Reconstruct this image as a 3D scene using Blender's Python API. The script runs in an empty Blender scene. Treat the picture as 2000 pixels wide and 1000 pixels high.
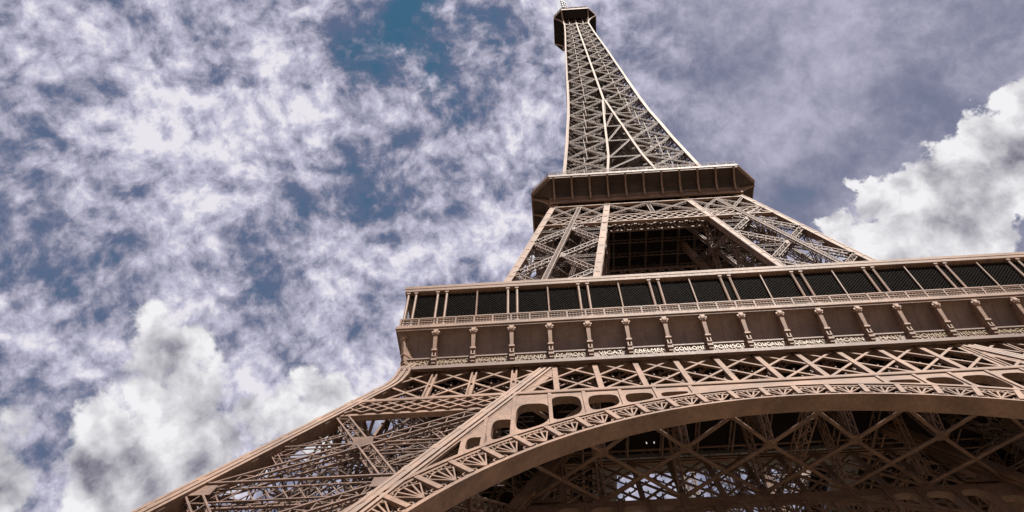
import bpy, math, random
import numpy as np
from mathutils import Vector, Matrix
random.seed(7)
C = bpy.context.scene
COL = C.collection
R = math.radians

# ------------------------------------------------------------------ camera
cam_d = bpy.data.cameras.new('camera')
cam = bpy.data.objects.new('camera', cam_d); COL.objects.link(cam)
YAW, PIT, ROLL, FPX, PY = -0.0626, 1.0785, -0.0065, 1389.38, 347.07
YAW_, = (YAW,)
fwd = Vector((math.sin(YAW)*math.cos(PIT), math.cos(YAW)*math.cos(PIT), math.sin(PIT)))
rt = Vector((math.cos(YAW), -math.sin(YAW), 0)); up = rt.cross(fwd)
rt2 = rt*math.cos(ROLL) + up*math.sin(ROLL); up2 = -rt*math.sin(ROLL) + up*math.cos(ROLL)
M = Matrix((rt2, up2, -fwd)).transposed().to_4x4(); M.translation = Vector((-20.163, -82.921, -0.328))
cam.matrix_world = M
cam_d.sensor_fit = 'HORIZONTAL'; cam_d.sensor_width = 36
cam_d.lens = FPX/2000*36
cam_d.shift_y = -(500-PY)/2000
cam_d.clip_start = .5; cam_d.clip_end = 20000
C.camera = cam

# ------------------------------------------------------------------ light
SUN_EL, SUN_AZ = R(56), R(24)          # azimuth measured from -Y (behind the camera) towards +X
sd = bpy.data.lights.new('sun', 'SUN'); sd.energy = 5.0; sd.angle = R(4); sd.color = (1, .93, .84)
so = bpy.data.objects.new('sun', sd); COL.objects.link(so)
tos = Vector((math.sin(SUN_AZ)*math.cos(SUN_EL), -math.cos(SUN_AZ)*math.cos(SUN_EL), math.sin(SUN_EL)))
so.rotation_euler = tos.to_track_quat('Z', 'Y').to_euler(); so.location = tos*400
C.view_settings.view_transform = 'Standard'; C.view_settings.look = 'None'
C.view_settings.gamma = 1; C.view_settings.use_curve_mapping = False
C.view_settings.exposure = 0.9
C.cycles.max_bounces = 6; C.cycles.diffuse_bounces = 3

# ------------------------------------------------------------------ node helper
class NT:
    def __init__(s, nt): s.nt = nt; nt.nodes.clear()
    def n(s, t, **k):
        o = s.nt.nodes.new(t)
        for a, b in k.items(): setattr(o, a, b)
        return o
    def l(s, a, b): s.nt.links.new(a, b)
    def put(s, sock, v):
        if v is None: return
        if isinstance(v, bpy.types.NodeSocket): s.l(v, sock)
        else: sock.default_value = v
    def m(s, op, a, b=None, c=None, clamp=False):
        o = s.n('ShaderNodeMath', operation=op, use_clamp=clamp)
        for i, v in enumerate((a, b, c)): s.put(o.inputs[i], v)
        return o.outputs[0]
    def v(s, op, a, b=None):
        o = s.n('ShaderNodeVectorMath', operation=op)
        s.put(o.inputs[0], a); s.put(o.inputs[1], b)
        return o.outputs['Value'] if op in ('LENGTH', 'DOT_PRODUCT', 'DISTANCE') else o.outputs[0]
    def mixc(s, f, a, b, blend='MIX'):
        o = s.n('ShaderNodeMix', data_type='RGBA', blend_type=blend)
        s.put(o.inputs[0], f); s.put(o.inputs[6], a); s.put(o.inputs[7], b)
        return o.outputs[2]
    def noise(s, vec, scale, det=4, rough=.5, dist=0, out=0):
        o = s.n('ShaderNodeTexNoise'); s.put(o.inputs['Vector'], vec)
        o.inputs['Scale'].default_value = scale; o.inputs['Detail'].default_value = det
        o.inputs['Roughness'].default_value = rough; o.inputs['Distortion'].default_value = dist
        return o.outputs[out]
    def ss(s, x, a, b):          # smoothstep a..b -> 0..1
        o = s.n('ShaderNodeMapRange', interpolation_type='SMOOTHSTEP')
        s.put(o.inputs[0], x); o.inputs[1].default_value = a; o.inputs[2].default_value = b
        return o.outputs[0]

# ------------------------------------------------------------------ sky
#SKY_BEGIN
world = bpy.data.worlds.new('World'); C.world = world; world.use_nodes = True
def sky():
    t = NT(world.node_tree)
    tc = t.n('ShaderNodeTexCoord'); d = tc.outputs['Generated']
    def dirv(az, el): return (math.sin(R(az))*math.cos(R(el)), math.cos(R(az))*math.cos(R(el)), math.sin(R(el)))
    def warp(scale, amp, det=5, rough=.55):
        s = t.v('SCALE', t.v('SUBTRACT', t.noise(d, scale, det, rough, 0, 1), (.5, .5, .5))); s.node.inputs[3].default_value = amp
        return t.v('ADD', d, s)
    def gsum(vec, lst):          # sum of soft round masks: (az, el, radius, weight)
        acc = None
        for az, el, r, w in lst:
            x = t.m('DIVIDE', t.v('DISTANCE', vec, dirv(az, el)), r)
            g = t.m('MULTIPLY', t.m('EXPONENT', t.m('MULTIPLY', t.m('MULTIPLY', x, x), -1.0)), w)
            acc = g if acc is None else t.m('ADD', acc, g)
        return acc
    def gmax(vec, lst):          # union of balls, positive inside
        acc = None
        for az, el, r in lst:
            x = t.m('SUBTRACT', r, t.v('DISTANCE', vec, dirv(az, el)))
            acc = x if acc is None else t.m('SMOOTH_MAX', acc, x, .03)
        return acc
    dw = warp(2.6, .22, 4); dw2 = warp(8, .05, 5, .55)
    # clear sky behind
    st = t.n('ShaderNodeTexSky', sky_type='NISHITA', sun_disc=False)
    st.sun_elevation = SUN_EL; st.sun_rotation = math.pi-SUN_AZ
    st.air_density = 1.2; st.dust_density = .3; st.ozone_density = 3.0
    blue = t.mixc(1.0, st.outputs[0], (.044, .085, .078, 1), 'MULTIPLY')
    sep = t.n('ShaderNodeSeparateXYZ'); t.l(d, sep.inputs[0])
    right = t.ss(sep.outputs[0], .02, .30)
    # broken mid-level layer: thickness field
    big = t.noise(dw, 3.4, 3, .5)
    mid = t.noise(dw2, 9.5, 9, .60)
    fine = t.noise(dw2, 34, 7, .66)
    f = t.m('ADD', t.m('MULTIPLY', t.m('SUBTRACT', big, .5), .55), t.m('MULTIPLY', t.m('SUBTRACT', mid, .5), 1.45))
    f = t.m('ADD', f, t.m('MULTIPLY', t.m('SUBTRACT', fine, .5), .75))
    # the right-hand veil is smoother
    fs = t.m('ADD', t.m('MULTIPLY', t.m('SUBTRACT', big, .5), 1.25), t.m('MULTIPLY', t.m('SUBTRACT', t.noise(dw, 8, 6, .5), .5), .55))
    f = t.m('ADD', t.m('MULTIPLY', f, t.m('SUBTRACT', 1.0, t.m('MULTIPLY', right, .95))), t.m('MULTIPLY', fs, t.m('MULTIPLY', right, .95)))
    gaps = gsum(dw, [(50, 54, .06, .12), (-78, 49, .08, .22), (-60, 47, .07, .16), (-50, 47, .05, .12), (-66, 56, .03, .12), (-24, 73, .08, .42), (-36, 68, .06, .34), (-16, 66, .07, .34), (-63, 61, .045, .36), (-23, 58.8, .055, .42), (-31, 53, .055, .38), (-29, 47, .055, .36), (-22, 63, .06, .14),
                     (36, 53.0, .05, .30), (41, 68, .07, .26), (-70, 47, .08, .14), (-5, 72, .08, .14), (28, 62, .06, .10), (-60, 42, .1, .12), (-48, 41, .07, .12)])
    solid = gsum(dw, [(-47, 57, .15, .20), (-72, 55, .10, .16), (-20, 49, .09, .08), (-24, 44, .07, .12), (-8, 52, .10, .06), (30, 58, .08, .14), (45, 60, .10, .16), (50, 56, .10, .08)])
    val = t.m('ADD', t.m('SUBTRACT', t.m('ADD', f, .645), gaps), solid)
    cov = t.m('MULTIPLY_ADD', t.ss(val, .0, .46), .92, .08)
    # lit tops against shaded bases of the puffs
    off = t.v('ADD', dw2, (.004, -.012, .012))
    rel = t.m('SUBTRACT', mid, t.noise(off, 9.5, 9, .60))
    lumv = t.m('ADD', t.m('MULTIPLY', rel, t.m('MULTIPLY_ADD', right, -2.3, 3.0)), t.m('ADD', t.m('MULTIPLY', t.m('SUBTRACT', fine, .5), .55), t.m('MULTIPLY_ADD', val, 1.12, -.25)))
    rp = t.n('ShaderNodeValToRGB'); t.put(rp.inputs[0], lumv)
    cr = rp.color_ramp; cr.elements[0].position = .0; cr.elements[0].color = (.11, .145, .25, 1)
    cr.elements[1].position = 1; cr.elements[1].color = (.80, .775, .84, 1)
    for pos, c in ((.22, (.20, .215, .315, 1)), (.45, (.36, .355, .46, 1)), (.70, (.53, .52, .65, 1))):
        e = cr.elements.new(pos); e.color = c
    veil = t.mixc(t.ss(lumv, .1, 1.0), (.18, .195, .29, 1), (.60, .57, .70, 1))
    layer = t.mixc(t.m('MULTIPLY', right, .9), rp.outputs[0], veil)
    col = t.mixc(cov, blue, layer)
    # cumulus heaps: union of balls, crumpled edge
    w1 = warp(8, .055, 7, .6); w2 = warp(30, .02, 5, .6)
    vo = t.n('ShaderNodeTexVoronoi', feature='SMOOTH_F1'); t.l(w2, vo.inputs['Vector']); vo.inputs['Scale'].default_value = 22
    vo.inputs['Smoothness'].default_value = .5; vo.inputs['Detail'].default_value = 1.0; vo.inputs['Roughness'].default_value = .5
    puff = t.m('SUBTRACT', .5, vo.outputs['Distance'])
    n_ = t.noise(w1, 12, 6, .55)
    n_off = t.noise(t.v('ADD', w1, (.010, -.012, .016)), 12, 6, .55)
    cr_ = t.m('SUBTRACT', t.noise(w2, 60, 6, .68), .5)
    def heap(balls, cores, soft=.008, lo=(.165, .155, .215, 1), hi=(.88, .87, .89, 1)):
        fld = t.m('ADD', t.m('ADD', gmax(w1, balls), t.m('MULTIPLY', puff, .04)), t.m('MULTIPLY', cr_, .035))
        al = t.ss(fld, .0, soft)
        c = gsum(w1, cores)
        rim = t.ss(fld, .07, .0)
        l = t.m('SUBTRACT', t.m('ADD', .72, t.m('MULTIPLY', puff, .55)), c)
        l = t.m('ADD', t.m('ADD', l, t.m('MULTIPLY', rim, .30)), t.m('MULTIPLY', cr_, .30))
        l = t.m('ADD', l, t.m('ADD', t.m('MULTIPLY', t.m('SUBTRACT', n_, .5), .9), t.m('MULTIPLY', t.m('SUBTRACT', n_, n_off), 2.2)), clamp=True)
        return al, t.mixc(l, lo, hi)
    sets = [([(-41, 44.2, .036), (-37.5, 43.5, .040), (-39.5, 41.6, .045), (-36, 41.5, .03), (-33.5, 40.6, .042), (-30, 41.0, .042), (-27, 42.2, .040), (-24, 43.5, .04), (-35.5, 37.6, .060), (-22, 42.5, .045), (-24, 40.5, .05), (-40, 36.6, .052), (-31, 38.5, .045), (-37, 34.3, .085), (-29, 39.5, .045), (-34, 39.0, .06), (-26, 41.5, .035), (-38.5, 39.5, .045), (-38.5, 43.3, .05), (-32, 37, .06)],
             [(-38.3, 42.2, .030, .62), (-39.2, 34.2, .045, .30), (-33, 33.2, .045, .26), (-30.0, 38.8, .022, .30), (-27.5, 40.3, .02, .25)], .016),
            ([(-45, 34.6, .036), (-46.5, 32.8, .045), (-43.6, 31.2, .05)], [(-44.8, 33.0, .05, .28)], .02),
            ([(59.5, 47.6, .05), (61, 45.5, .09), (57, 46, .07), (53.5, 49.0, .042), (50, 50.0, .034), (47.5, 48.3, .05), (44, 49.0, .048), (40.5, 50.2, .042), (37.4, 50.6, .036), (36.5, 48.5, .04), (40, 46.5, .06), (46, 45.5, .08), (52, 46.5, .08), (58, 44, .09), (36, 46.0, .045)],
             [(49.5, 45.6, .035, .20), (54.5, 46.2, .03, .16), (56, 44.0, .05, .26), (46.5, 47.0, .03, .12)], .008)]
    for balls, cores, ew in sets:
        al, cc = heap(balls, cores, ew)
        col = t.mixc(al, col, cc)
    # towards the horizon: pale haze
    hz = t.ss(sep.outputs[2], .45, .0)
    col = t.mixc(t.m('MULTIPLY', hz, .7), col, (.45, .47, .55, 1))
    bg = t.n('ShaderNodeBackground'); t.l(col, bg.inputs[0]); bg.inputs[1].default_value = .54
    out = t.n('ShaderNodeOutputWorld'); t.l(bg.outputs[0], out.inputs[0])
sky()
world.cycles.sampling_method = 'MANUAL'; world.cycles.sample_map_resolution = 256
#SKY_END

# ------------------------------------------------------------------ materials
def mat(name, col, rough=.6, var=.25, scale=.35, metal=0.0, rust=.0, grime=.0):
    m = bpy.data.materials.new(name); m.use_nodes = True
    t = NT(m.node_tree)
    b = t.n('ShaderNodeBsdfPrincipled'); o = t.n('ShaderNodeOutputMaterial'); t.l(b.outputs[0], o.inputs[0])
    tc = t.n('ShaderNodeTexCoord'); P = tc.outputs['Object']
    n = t.noise(P, scale, 6, .6); n2 = t.noise(P, scale*9, 4, .65)
    f = t.m('ADD', t.m('MULTIPLY', n, .6), t.m('MULTIPLY', n2, .4))
    f = t.ss(f, .36, .64)
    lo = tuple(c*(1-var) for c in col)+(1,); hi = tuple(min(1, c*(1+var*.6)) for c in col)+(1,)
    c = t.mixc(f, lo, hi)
    if rust:
        r = t.ss(t.noise(P, scale*3.3, 7, .7), .58, .74)
        c = t.mixc(t.m('MULTIPLY', r, rust), c, (.16, .075, .04, 1))
    if grime:
        mp = t.n('ShaderNodeMapping'); t.l(P, mp.inputs[0]); mp.inputs['Scale'].default_value = (1.6, 1.6, .12)
        g = t.ss(t.noise(mp.outputs[0], 1.0, 5, .6), .48, .72)
        c = t.mixc(t.m('MULTIPLY', g, grime), c, tuple(x*.45 for x in col)+(1,))
    t.put(b.inputs['Base Color'], c)
    t.put(b.inputs['Roughness'], t.m('MULTIPLY_ADD', n2, .3, rough-.15)); b.inputs['Metallic'].default_value = metal
    bp = t.n('ShaderNodeBump'); bp.inputs['Strength'].default_value = .25; bp.inputs['Distance'].default_value = .05
    t.put(bp.inputs['Height'], n2); t.l(bp.outputs[0], b.inputs['Normal'])
    return m
IRON = mat('painted iron', (.192, .114, .077), .62, .36, .3, rust=.35, grime=.3)
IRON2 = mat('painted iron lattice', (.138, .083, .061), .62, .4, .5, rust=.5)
PANEL = mat('painted iron panel', (.15, .094, .072), .6, .26, .25, rust=.15, grime=.35)
IRON3 = mat('shade-dark inner iron', (.10, .063, .05), .68, .3, .5, rust=.5)  # same iron darkened: the shade inside the structure is put into the colour
DARK = mat('dark iron and shaded underside', (.06, .043, .037), .7, .3, .3)
DECK = mat('dark deck plate', (.016,.011,.010), .8, .3, .3)  # near-black colour puts the shade of undersides and interiors into the plate
GREY = mat('grey cladding', (.16, .15, .145), .5, .2, .3)
GLASS = mat('dark glazing', (.006, .005, .005), .25, .2, .3)
GOLD = mat('gilded letters', (.24, .165, .075), .4, .15, 2)
WIRE = mat('steel wire', (.012, .009, .008), .7, .2, 1)
SAND = mat('esplanade ground', (.18, .145, .105), .9, .25, .06)
LAMP = bpy.data.materials.new('lamp'); LAMP.use_nodes = True
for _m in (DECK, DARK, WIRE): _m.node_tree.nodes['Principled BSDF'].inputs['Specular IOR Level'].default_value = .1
GLASS.node_tree.nodes['Principled BSDF'].inputs['Specular IOR Level'].default_value = .12
_b = LAMP.node_tree.nodes['Principled BSDF']; _b.inputs['Base Color'].default_value = (.5, .46, .42, 1); _b.inputs['Emission Color'].default_value = (1, .95, .9, 1); _b.inputs['Emission Strength'].default_value = .35

# ------------------------------------------------------------------ mesh builder
def V(*a): return np.array(a, float)
def nrm(a):
    l = np.linalg.norm(a); return a/l if l else a
class MB:
    def __init__(s): s.p0 = []; s.p1 = []; s.w = []; s.h = []; s.n = []; s.vs = []; s.fs = []; s.c = 0
    def seg(s, a, b, w, h=None, n=(0, -1, 0)):
        """box from a to b; w across, h along the hint normal n"""
        s.p0.append(a); s.p1.append(b); s.w.append(w); s.h.append(w if h is None else h); s.n.append(n)
    def raw(s, vs, fs):
        s.vs.extend([tuple(map(float, v)) for v in vs]); s.fs.extend([tuple(i+s.c for i in f) for f in fs]); s.c += len(vs)
    def box(s, lo, hi):
        x0, y0, z0 = lo; x1, y1, z1 = hi
        s.raw([(x0,y0,z0),(x1,y0,z0),(x1,y1,z0),(x0,y1,z0),(x0,y0,z1),(x1,y0,z1),(x1,y1,z1),(x0,y1,z1)],
              [(0,3,2,1),(4,5,6,7),(0,1,5,4),(1,2,6,5),(2,3,7,6),(3,0,4,7)])
    def prism(s, loop, d):
        """loop of 3-D points extruded by vector d (convex or ngon)"""
        n = len(loop); a = [tuple(p) for p in loop]; b = [tuple(np.array(p)+d) for p in loop]
        s.raw(a+b, [tuple(range(n)), tuple(range(2*n-1, n-1, -1))]+[(i, (i+1) % n + 0, (i+1) % n+n, i+n) for i in range(n)])
    def strip(s, A, B):
        """quads between two polylines"""
        n = len(A); s.raw(list(A)+list(B), [(i, i+1, n+i+1, n+i) for i in range(n-1)])
    def lat(s, a, b, W, n, pitch=None, ch=.12, lc=.07, D=0, x=False):
        """lattice beam: two chords W apart in the plane of normal n, laced; D>0 makes it a four-chord box"""
        a = np.array(a, float); b = np.array(b, float); ax = b-a; L = np.linalg.norm(ax); ax = ax/L
        n = np.array(n, float); n = nrm(n-ax*(n@ax)); t = np.cross(ax, n)
        k = max(1, int(round(L/(pitch or W)))); 
        for dz in ((0,) if not D else (-D/2, D/2)):
            o = n*dz
            s.seg(a+t*W/2+o, b+t*W/2+o, ch, ch, n); s.seg(a-t*W/2+o, b-t*W/2+o, ch, ch, n)
            for i in range(k):
                u0 = a+ax*L*i/k+o; u1 = a+ax*L*(i+1)/k+o; sg = 1 if i % 2 else -1
                s.seg(u0+t*sg*W/2, u1-t*sg*W/2, lc, lc*.6, n)
                if x: s.seg(u0-t*sg*W/2, u1+t*sg*W/2, lc, lc*.6, n)
        if D:
            for sg2 in (-1, 1):
                o = t*sg2*W/2
                for i in range(k):
                    u0 = a+ax*L*i/k+o; u1 = a+ax*L*(i+1)/k+o; sg = 1 if i % 2 else -1
                    s.seg(u0+n*sg*D/2, u1-n*sg*D/2, lc, lc*.6, t)
    def mesh(s, name, m, smooth=False):
        vs = np.array(s.vs, float).reshape(-1, 3); 
        if s.p0:
            p0 = np.array(s.p0, float); p1 = np.array(s.p1, float); n = np.array(s.n, float)
            w = np.array(s.w)[:, None]/2; h = np.array(s.h)[:, None]/2
            ax = p1-p0; ax /= np.linalg.norm(ax, axis=1, keepdims=True)+1e-12
            n = n-ax*(n*ax).sum(1, keepdims=True); ln = np.linalg.norm(n, axis=1, keepdims=True)
            alt = np.cross(ax, np.array([0.3, .9, .2])); n = np.where(ln < 1e-4, alt, n); n /= np.linalg.norm(n, axis=1, keepdims=True)
            t = np.cross(ax, n)
            q = np.stack([p0-t*w-n*h, p0+t*w-n*h, p0+t*w+n*h, p0-t*w+n*h, p1-t*w-n*h, p1+t*w-n*h, p1+t*w+n*h, p1-t*w+n*h], 1).reshape(-1, 3)
            base = len(vs)+np.arange(len(p0))[:, None, None]*8
            f = (np.array([(0,3,2,1),(4,5,6,7),(0,1,5,4),(1,2,6,5),(2,3,7,6),(3,0,4,7)])[None]+base).reshape(-1, 4)
            vs = np.vstack([vs, q])
        else: f = np.zeros((0, 4), int)
        me = bpy.data.meshes.new(name)
        loops = [i for fc in s.fs for i in fc]; st = []; c = 0
        for fc in s.fs: st.append(c); c += len(fc)
        st = np.concatenate([np.array(st, int), c+4*np.arange(len(f))]).astype(np.int32)
        loops = np.concatenate([np.array(loops, int), f.ravel()]).astype(np.int32)
        me.vertices.add(len(vs)); me.vertices.foreach_set('co', vs.astype(np.float32).ravel())
        me.loops.add(len(loops)); me.loops.foreach_set('vertex_index', loops)
        me.polygons.add(len(st)); me.polygons.foreach_set('loop_start', st)
        me.update(calc_edges=True); me.validate()
        me.polygons.foreach_set('use_smooth', [smooth]*len(me.polygons))
        me.materials.append(m)
        return me
    def obj(s, name, m, parent, rz=0, smooth=False, loc=(0, 0, 0)):
        o = bpy.data.objects.new(name, s.mesh(name, m, smooth)); COL.objects.link(o)
        o.parent = parent; o.rotation_euler = (0, 0, rz); o.location = loc
        return o
def tube(mb, p, q, r0, r1, m=8, cap=True):
    p = np.array(p, float); q = np.array(q, float); ax = nrm(q-p); t = nrm(np.cross(ax, (0.1, 1, .2))); u = np.cross(ax, t)
    a = [p+(t*math.cos(x)+u*math.sin(x))*r0 for x in np.linspace(0, 2*math.pi, m+1)[:-1]]
    b = [q+(t*math.cos(x)+u*math.sin(x))*r1 for x in np.linspace(0, 2*math.pi, m+1)[:-1]]
    mb.raw(a+b, [(i, (i+1) % m, (i+1) % m+m, i+m) for i in range(m)]+([tuple(range(m-1, -1, -1)), tuple(range(m, 2*m))] if cap else []))
def group(name, parent):
    o = bpy.data.objects.new(name, None); COL.objects.link(o); o.parent = parent; return o
def copy_tree(o, parent, rz=None, loc=None):
    c = o.copy(); COL.objects.link(c); c.parent = parent
    if rz is not None: c.rotation_euler = (0, 0, rz)
    if loc is not None: c.location = loc
    for ch in list(o.children): copy_tree(ch, c)
    return c
def around(o, parent, ks=(1, 2, 3)):
    return [copy_tree(o, parent, k*math.pi/2) for k in ks]

# ------------------------------------------------------------------ ground
g = MB(); g.raw([(-3000,-3000,-2),(3000,-3000,-2),(3000,3000,-2),(-3000,3000,-2)], [(0,1,2,3)])
go = g.obj('ground', SAND, None); go['kind'] = 'structure'

# ------------------------------------------------------------------ the tower
tower = bpy.data.objects.new('iron_tower', None); COL.objects.link(tower); tower.location = (0, 0, -2)
tower['label'] = 'tall brown wrought iron lattice tower with arches, two galleries and a tapering top'
tower['category'] = 'tower'
T0 = bpy.data.objects.new('tmp', None)
def W(z):
    """half width to the outer edge of the tower"""
    if z <= 62: return float(np.interp(z, [-2, 29, 53, 62], [61.4, 45.6, 33.25, 28.99]))
    return float(np.interp(z, [62,85,108,118,130,146,157,170,192,215,230,254,272], [28.99,23.3,17.86,15.1,13.95,12.35,11.45,10.25,9.0,7.7,6.9,5.4,4.55]))
def I(z):
    """half distance to the inner edge of a leg"""
    if z <= 62: return float(np.interp(z, [-2, 20, 53, 62], [45.6, 34.7, 18.8, 14.57]))
    return float(np.interp(z, [62, 108, 118, 130, 137, 147, 157, 166.5, 177], [14.57, 6.99, 5.6, 4.35, 3.35, 2.5, 1.75, .95, 0]))
MOD = 3.885
# The tower empty stands on the ground at -2; children use world heights, so shift them
def Z(o): o.location = (o.location[0], o.location[1], 2); return o

def corner(z, ox, oy): return V(-(W(z) if ox else I(z)), -(W(z) if oy else I(z)), z)
def inset(z, e=.75):
    w, i = W(z)-e, I(z)+e
    return V(-w,-w,z), V(-i,-w,z), V(-i,-i,z), V(-w,-i,z)
FACES = [((1,1),(0,1),(0,-1,0)), ((1,1),(1,0),(-1,0,0)), ((0,1),(0,0),(1,0,0)), ((1,0),(0,0),(0,1,0))]   # pairs of corners and outward normals

# ---- lower legs
def flare(z): return .7*max(0, (z-48.8)/3.4)**2 if z < 52.4 else .7
def lower_leg():
    leg = group('lower_leg', tower)
    zs = [-2, 8, 18, 29, 37, 45, 48.8, 50, 51.2, 52.2, 56.9]
    for (ox, oy) in ((1,1),(0,1),(1,0),(0,0)):
        sx = 1 if ox else -1; sy = 1 if oy else -1       # outward offsets
        b = MB()
        for z0, z1 in zip(zs[:-1], zs[1:]):
            p, q = corner(z0, ox, oy), corner(z1, ox, oy)
            if ox and oy:
                p = p-V(flare(z0), flare(z0), 0); q = q-V(flare(z1), flare(z1), 0)
            ctr = V(sx*.62, sy*.62, 0)
            b.seg(p+ctr, q+ctr, 1.16, 1.16)               # closed box
            # flanges proud of the two outer faces -> grooves
            for k in (-1, 0, 1):
                wd = .2 if k else .24
                b.seg(p+V(sx*(.62+k*.5), sy*.0, 0), q+V(sx*(.62+k*.5), sy*.0, 0), wd, .30)
                b.seg(p+V(sx*.0, sy*(.62+k*.5), 0), q+V(sx*.0, sy*(.62+k*.5), 0), wd, .30, (1, 0, 0))
        z = 10.0
        while z < 50:                                    # splice plates
            p, q = corner(z, ox, oy)+V(sx*.62, sy*.62, 0), corner(z+.5, ox, oy)+V(sx*.62, sy*.62, 0)
            if ox and oy: p = p-V(flare(z), flare(z), 0); q = q-V(flare(z+.5), flare(z+.5), 0)
            b.seg(p, q, 1.22, 1.22); z += 3.1
        b.obj('corner_beam', IRON, leg)
    # bracing on the four faces
    levels = [-2, 9.5, 20.2, 31, 42.9]
    x = MB(); hb = MB(); gp = x
    for (c0, c1, n) in FACES:
        n = np.array(n, float); n[2] = .5 if (c0 == (1,1)) else -.5; n = nrm(n)
        for z0, z1 in zip(levels[:-1], levels[1:]):
            A, B, Cc, D = corner(z0, *c0), corner(z0, *c1), corner(z1, *c1), corner(z1, *c0)
            A = A+nrm(B-A)*1.0; B = B-nrm(B-A)*1.0; D = D+nrm(Cc-D)*1.0; Cc = Cc-nrm(Cc-D)*1.0
            ins = -n*.5
            x.lat(A+ins, Cc+ins, .95, n, .8, .14, .07, D=.7)
            x.lat(B+ins, D+ins, .95, n, .8, .14, .07, D=.7)
            m = (A+B+Cc+D)/4+ins
            # node plate
            gp.seg(m-V(0,0,.6)+n*.42, m+V(0,0,.6)+n*.42, 1.5, .06, n)
            # mid-height horizontal, thin pairs
            E0 = corner((z0+z1)/2, *c0); E1 = corner((z0+z1)/2, *c1); uu = nrm(E1-E0)*.8; E0 = E0+uu; E1 = E1-uu
            for dz in (-.55, .55): hb.seg(E0+ins+V(0,0,dz), E1+ins+V(0,0,dz), .11, .1, n)
            hb.lat(E0+ins, E1+ins, 1.0, n, .9, .08, .07)
            hb.lat(E0+ins*3.2, E1+ins*3.2, 1.0, n, 1.3, .08, .07)
            # secondary bars of the K bracing
            q0 = (A+m-ins)/2+ins; q1 = (B+m-ins)/2+ins; q2 = (Cc+m-ins)/2+ins; q3 = (D+m-ins)/2+ins
            for qa, pa in ((q0, E0), (q3, E0), (q1, E1), (q2, E1)):
                hb.lat(qa, pa+ins, .45, n, .5, .08, .05)
        for z in levels[1:-1]:
            A, B = corner(z, *c0), corner(z, *c1); ins = -n*.5
            for dz in (-1.0, 1.0): hb.seg(A+ins+nrm(B-A)*.8+V(0,0,dz), B+ins-nrm(B-A)*.8+V(0,0,dz), .15, .16, n)
            hb.lat(A+ins+nrm(B-A)*.8, B+ins-nrm(B-A)*.8, 1.8, n, 1.1, .1, .09, x=True)
            hb.lat(A+ins*3.2+nrm(B-A), B+ins*3.2-nrm(B-A), 1.8, n, 1.1, .1, .09, x=True)
            # perforated gussets by the corners
            for P_, Q_ in ((A, B), (B, A)):
                d = nrm(Q_-P_); 
                for (s0, s1, zz, hh) in ((1.0, 2.4, .0, 1.3),):
                    sl = (corner(z+zz, *(c0 if P_ is A else c1))-P_)
                    gp.seg(P_+d*s0+sl-n*.1, P_+d*s1+sl-n*.1, hh, .06, n)
        for z in (levels[-1],):
            pass
    # diaphragms: horizontal X in each leg at every level and mid level
    dp = MB()
    zz = [9.5, 14.8, 20.2, 25.6, 31, 34, 37, 40, 42.9, 46, 49]
    for z in zz:
        a, b_, c, d = inset(z)
        dp.lat(a, c, .6, (0,0,1), .7, .09, .06); dp.lat(b_, d, .6, (0,0,1), .7, .09, .06)
        m1, m2, m3, m4 = (a+b_)/2, (b_+c)/2, (c+d)/2, (d+a)/2
        for p, q in ((m1,m2),(m2,m3),(m3,m4),(m4,m1)): dp.lat(p, q, .5, (0,0,1), .6, .08, .055)
        for f in (.34, .66):
            dp.lat(a+(b_-a)*f, d+(c-d)*f, .6, (1,0,0), .7, .08, .055)
            dp.lat(a+(d-a)*f, b_+(c-b_)*f, .6, (0,1,0), .7, .08, .055)
    # lift tracks and stairs running up inside the leg
    lt = MB()
    def inside(z, fx, fy):
        a, c = corner(z,1,1), corner(z,0,0); return V(a[0]+(c[0]-a[0])*fx, a[1]+(c[1]-a[1])*fy, z)
    nn = nrm(V(1, 1, -1.0))
    for (fx, fy) in ((.32,.55),(.55,.32),(.42,.68),(.68,.42),(.25,.25),(.75,.75),(.5,.5)):
        lt.lat(inside(4, fx, fy), inside(54, fx, fy), .8, nn, .8, .14, .08, D=.7)
    z = 6.0; k = 0
    while z < 53:                                        # zig-zag stair flights
        p, q = inside(z, .2, .5 if k % 2 else .72), inside(z+2.4, .2, .72 if k % 2 else .5)
        lt.seg(p, q, .9, .12, (0,0,1)); lt.seg(p+V(0,0,1), q+V(0,0,1), .06, .06)
        p, q = inside(z, .5 if k % 2 else .72, .2), inside(z+2.4, .72 if k % 2 else .5, .2)
        lt.seg(p, q, .9, .12, (0,0,1)); lt.seg(p+V(0,0,1), q+V(0,0,1), .06, .06)
        z += 2.4; k += 1
    # long thin crossing ties
    for i in range(26):
        z0 = random.uniform(10, 48); z1 = z0+random.uniform(2, 9)
        f = [random.choice((.08, .33, .66, .92)) for _ in range(4)]
        lt.lat(inside(z0, f[0], f[1]), inside(min(z1, 53), f[2], f[3]), .4, (0, -1, .3), .5, .08, .05)
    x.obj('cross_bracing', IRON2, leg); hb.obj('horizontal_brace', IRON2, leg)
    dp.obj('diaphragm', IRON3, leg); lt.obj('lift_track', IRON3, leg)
    return leg
leg = Z(lower_leg()); around(leg, tower)

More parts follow.
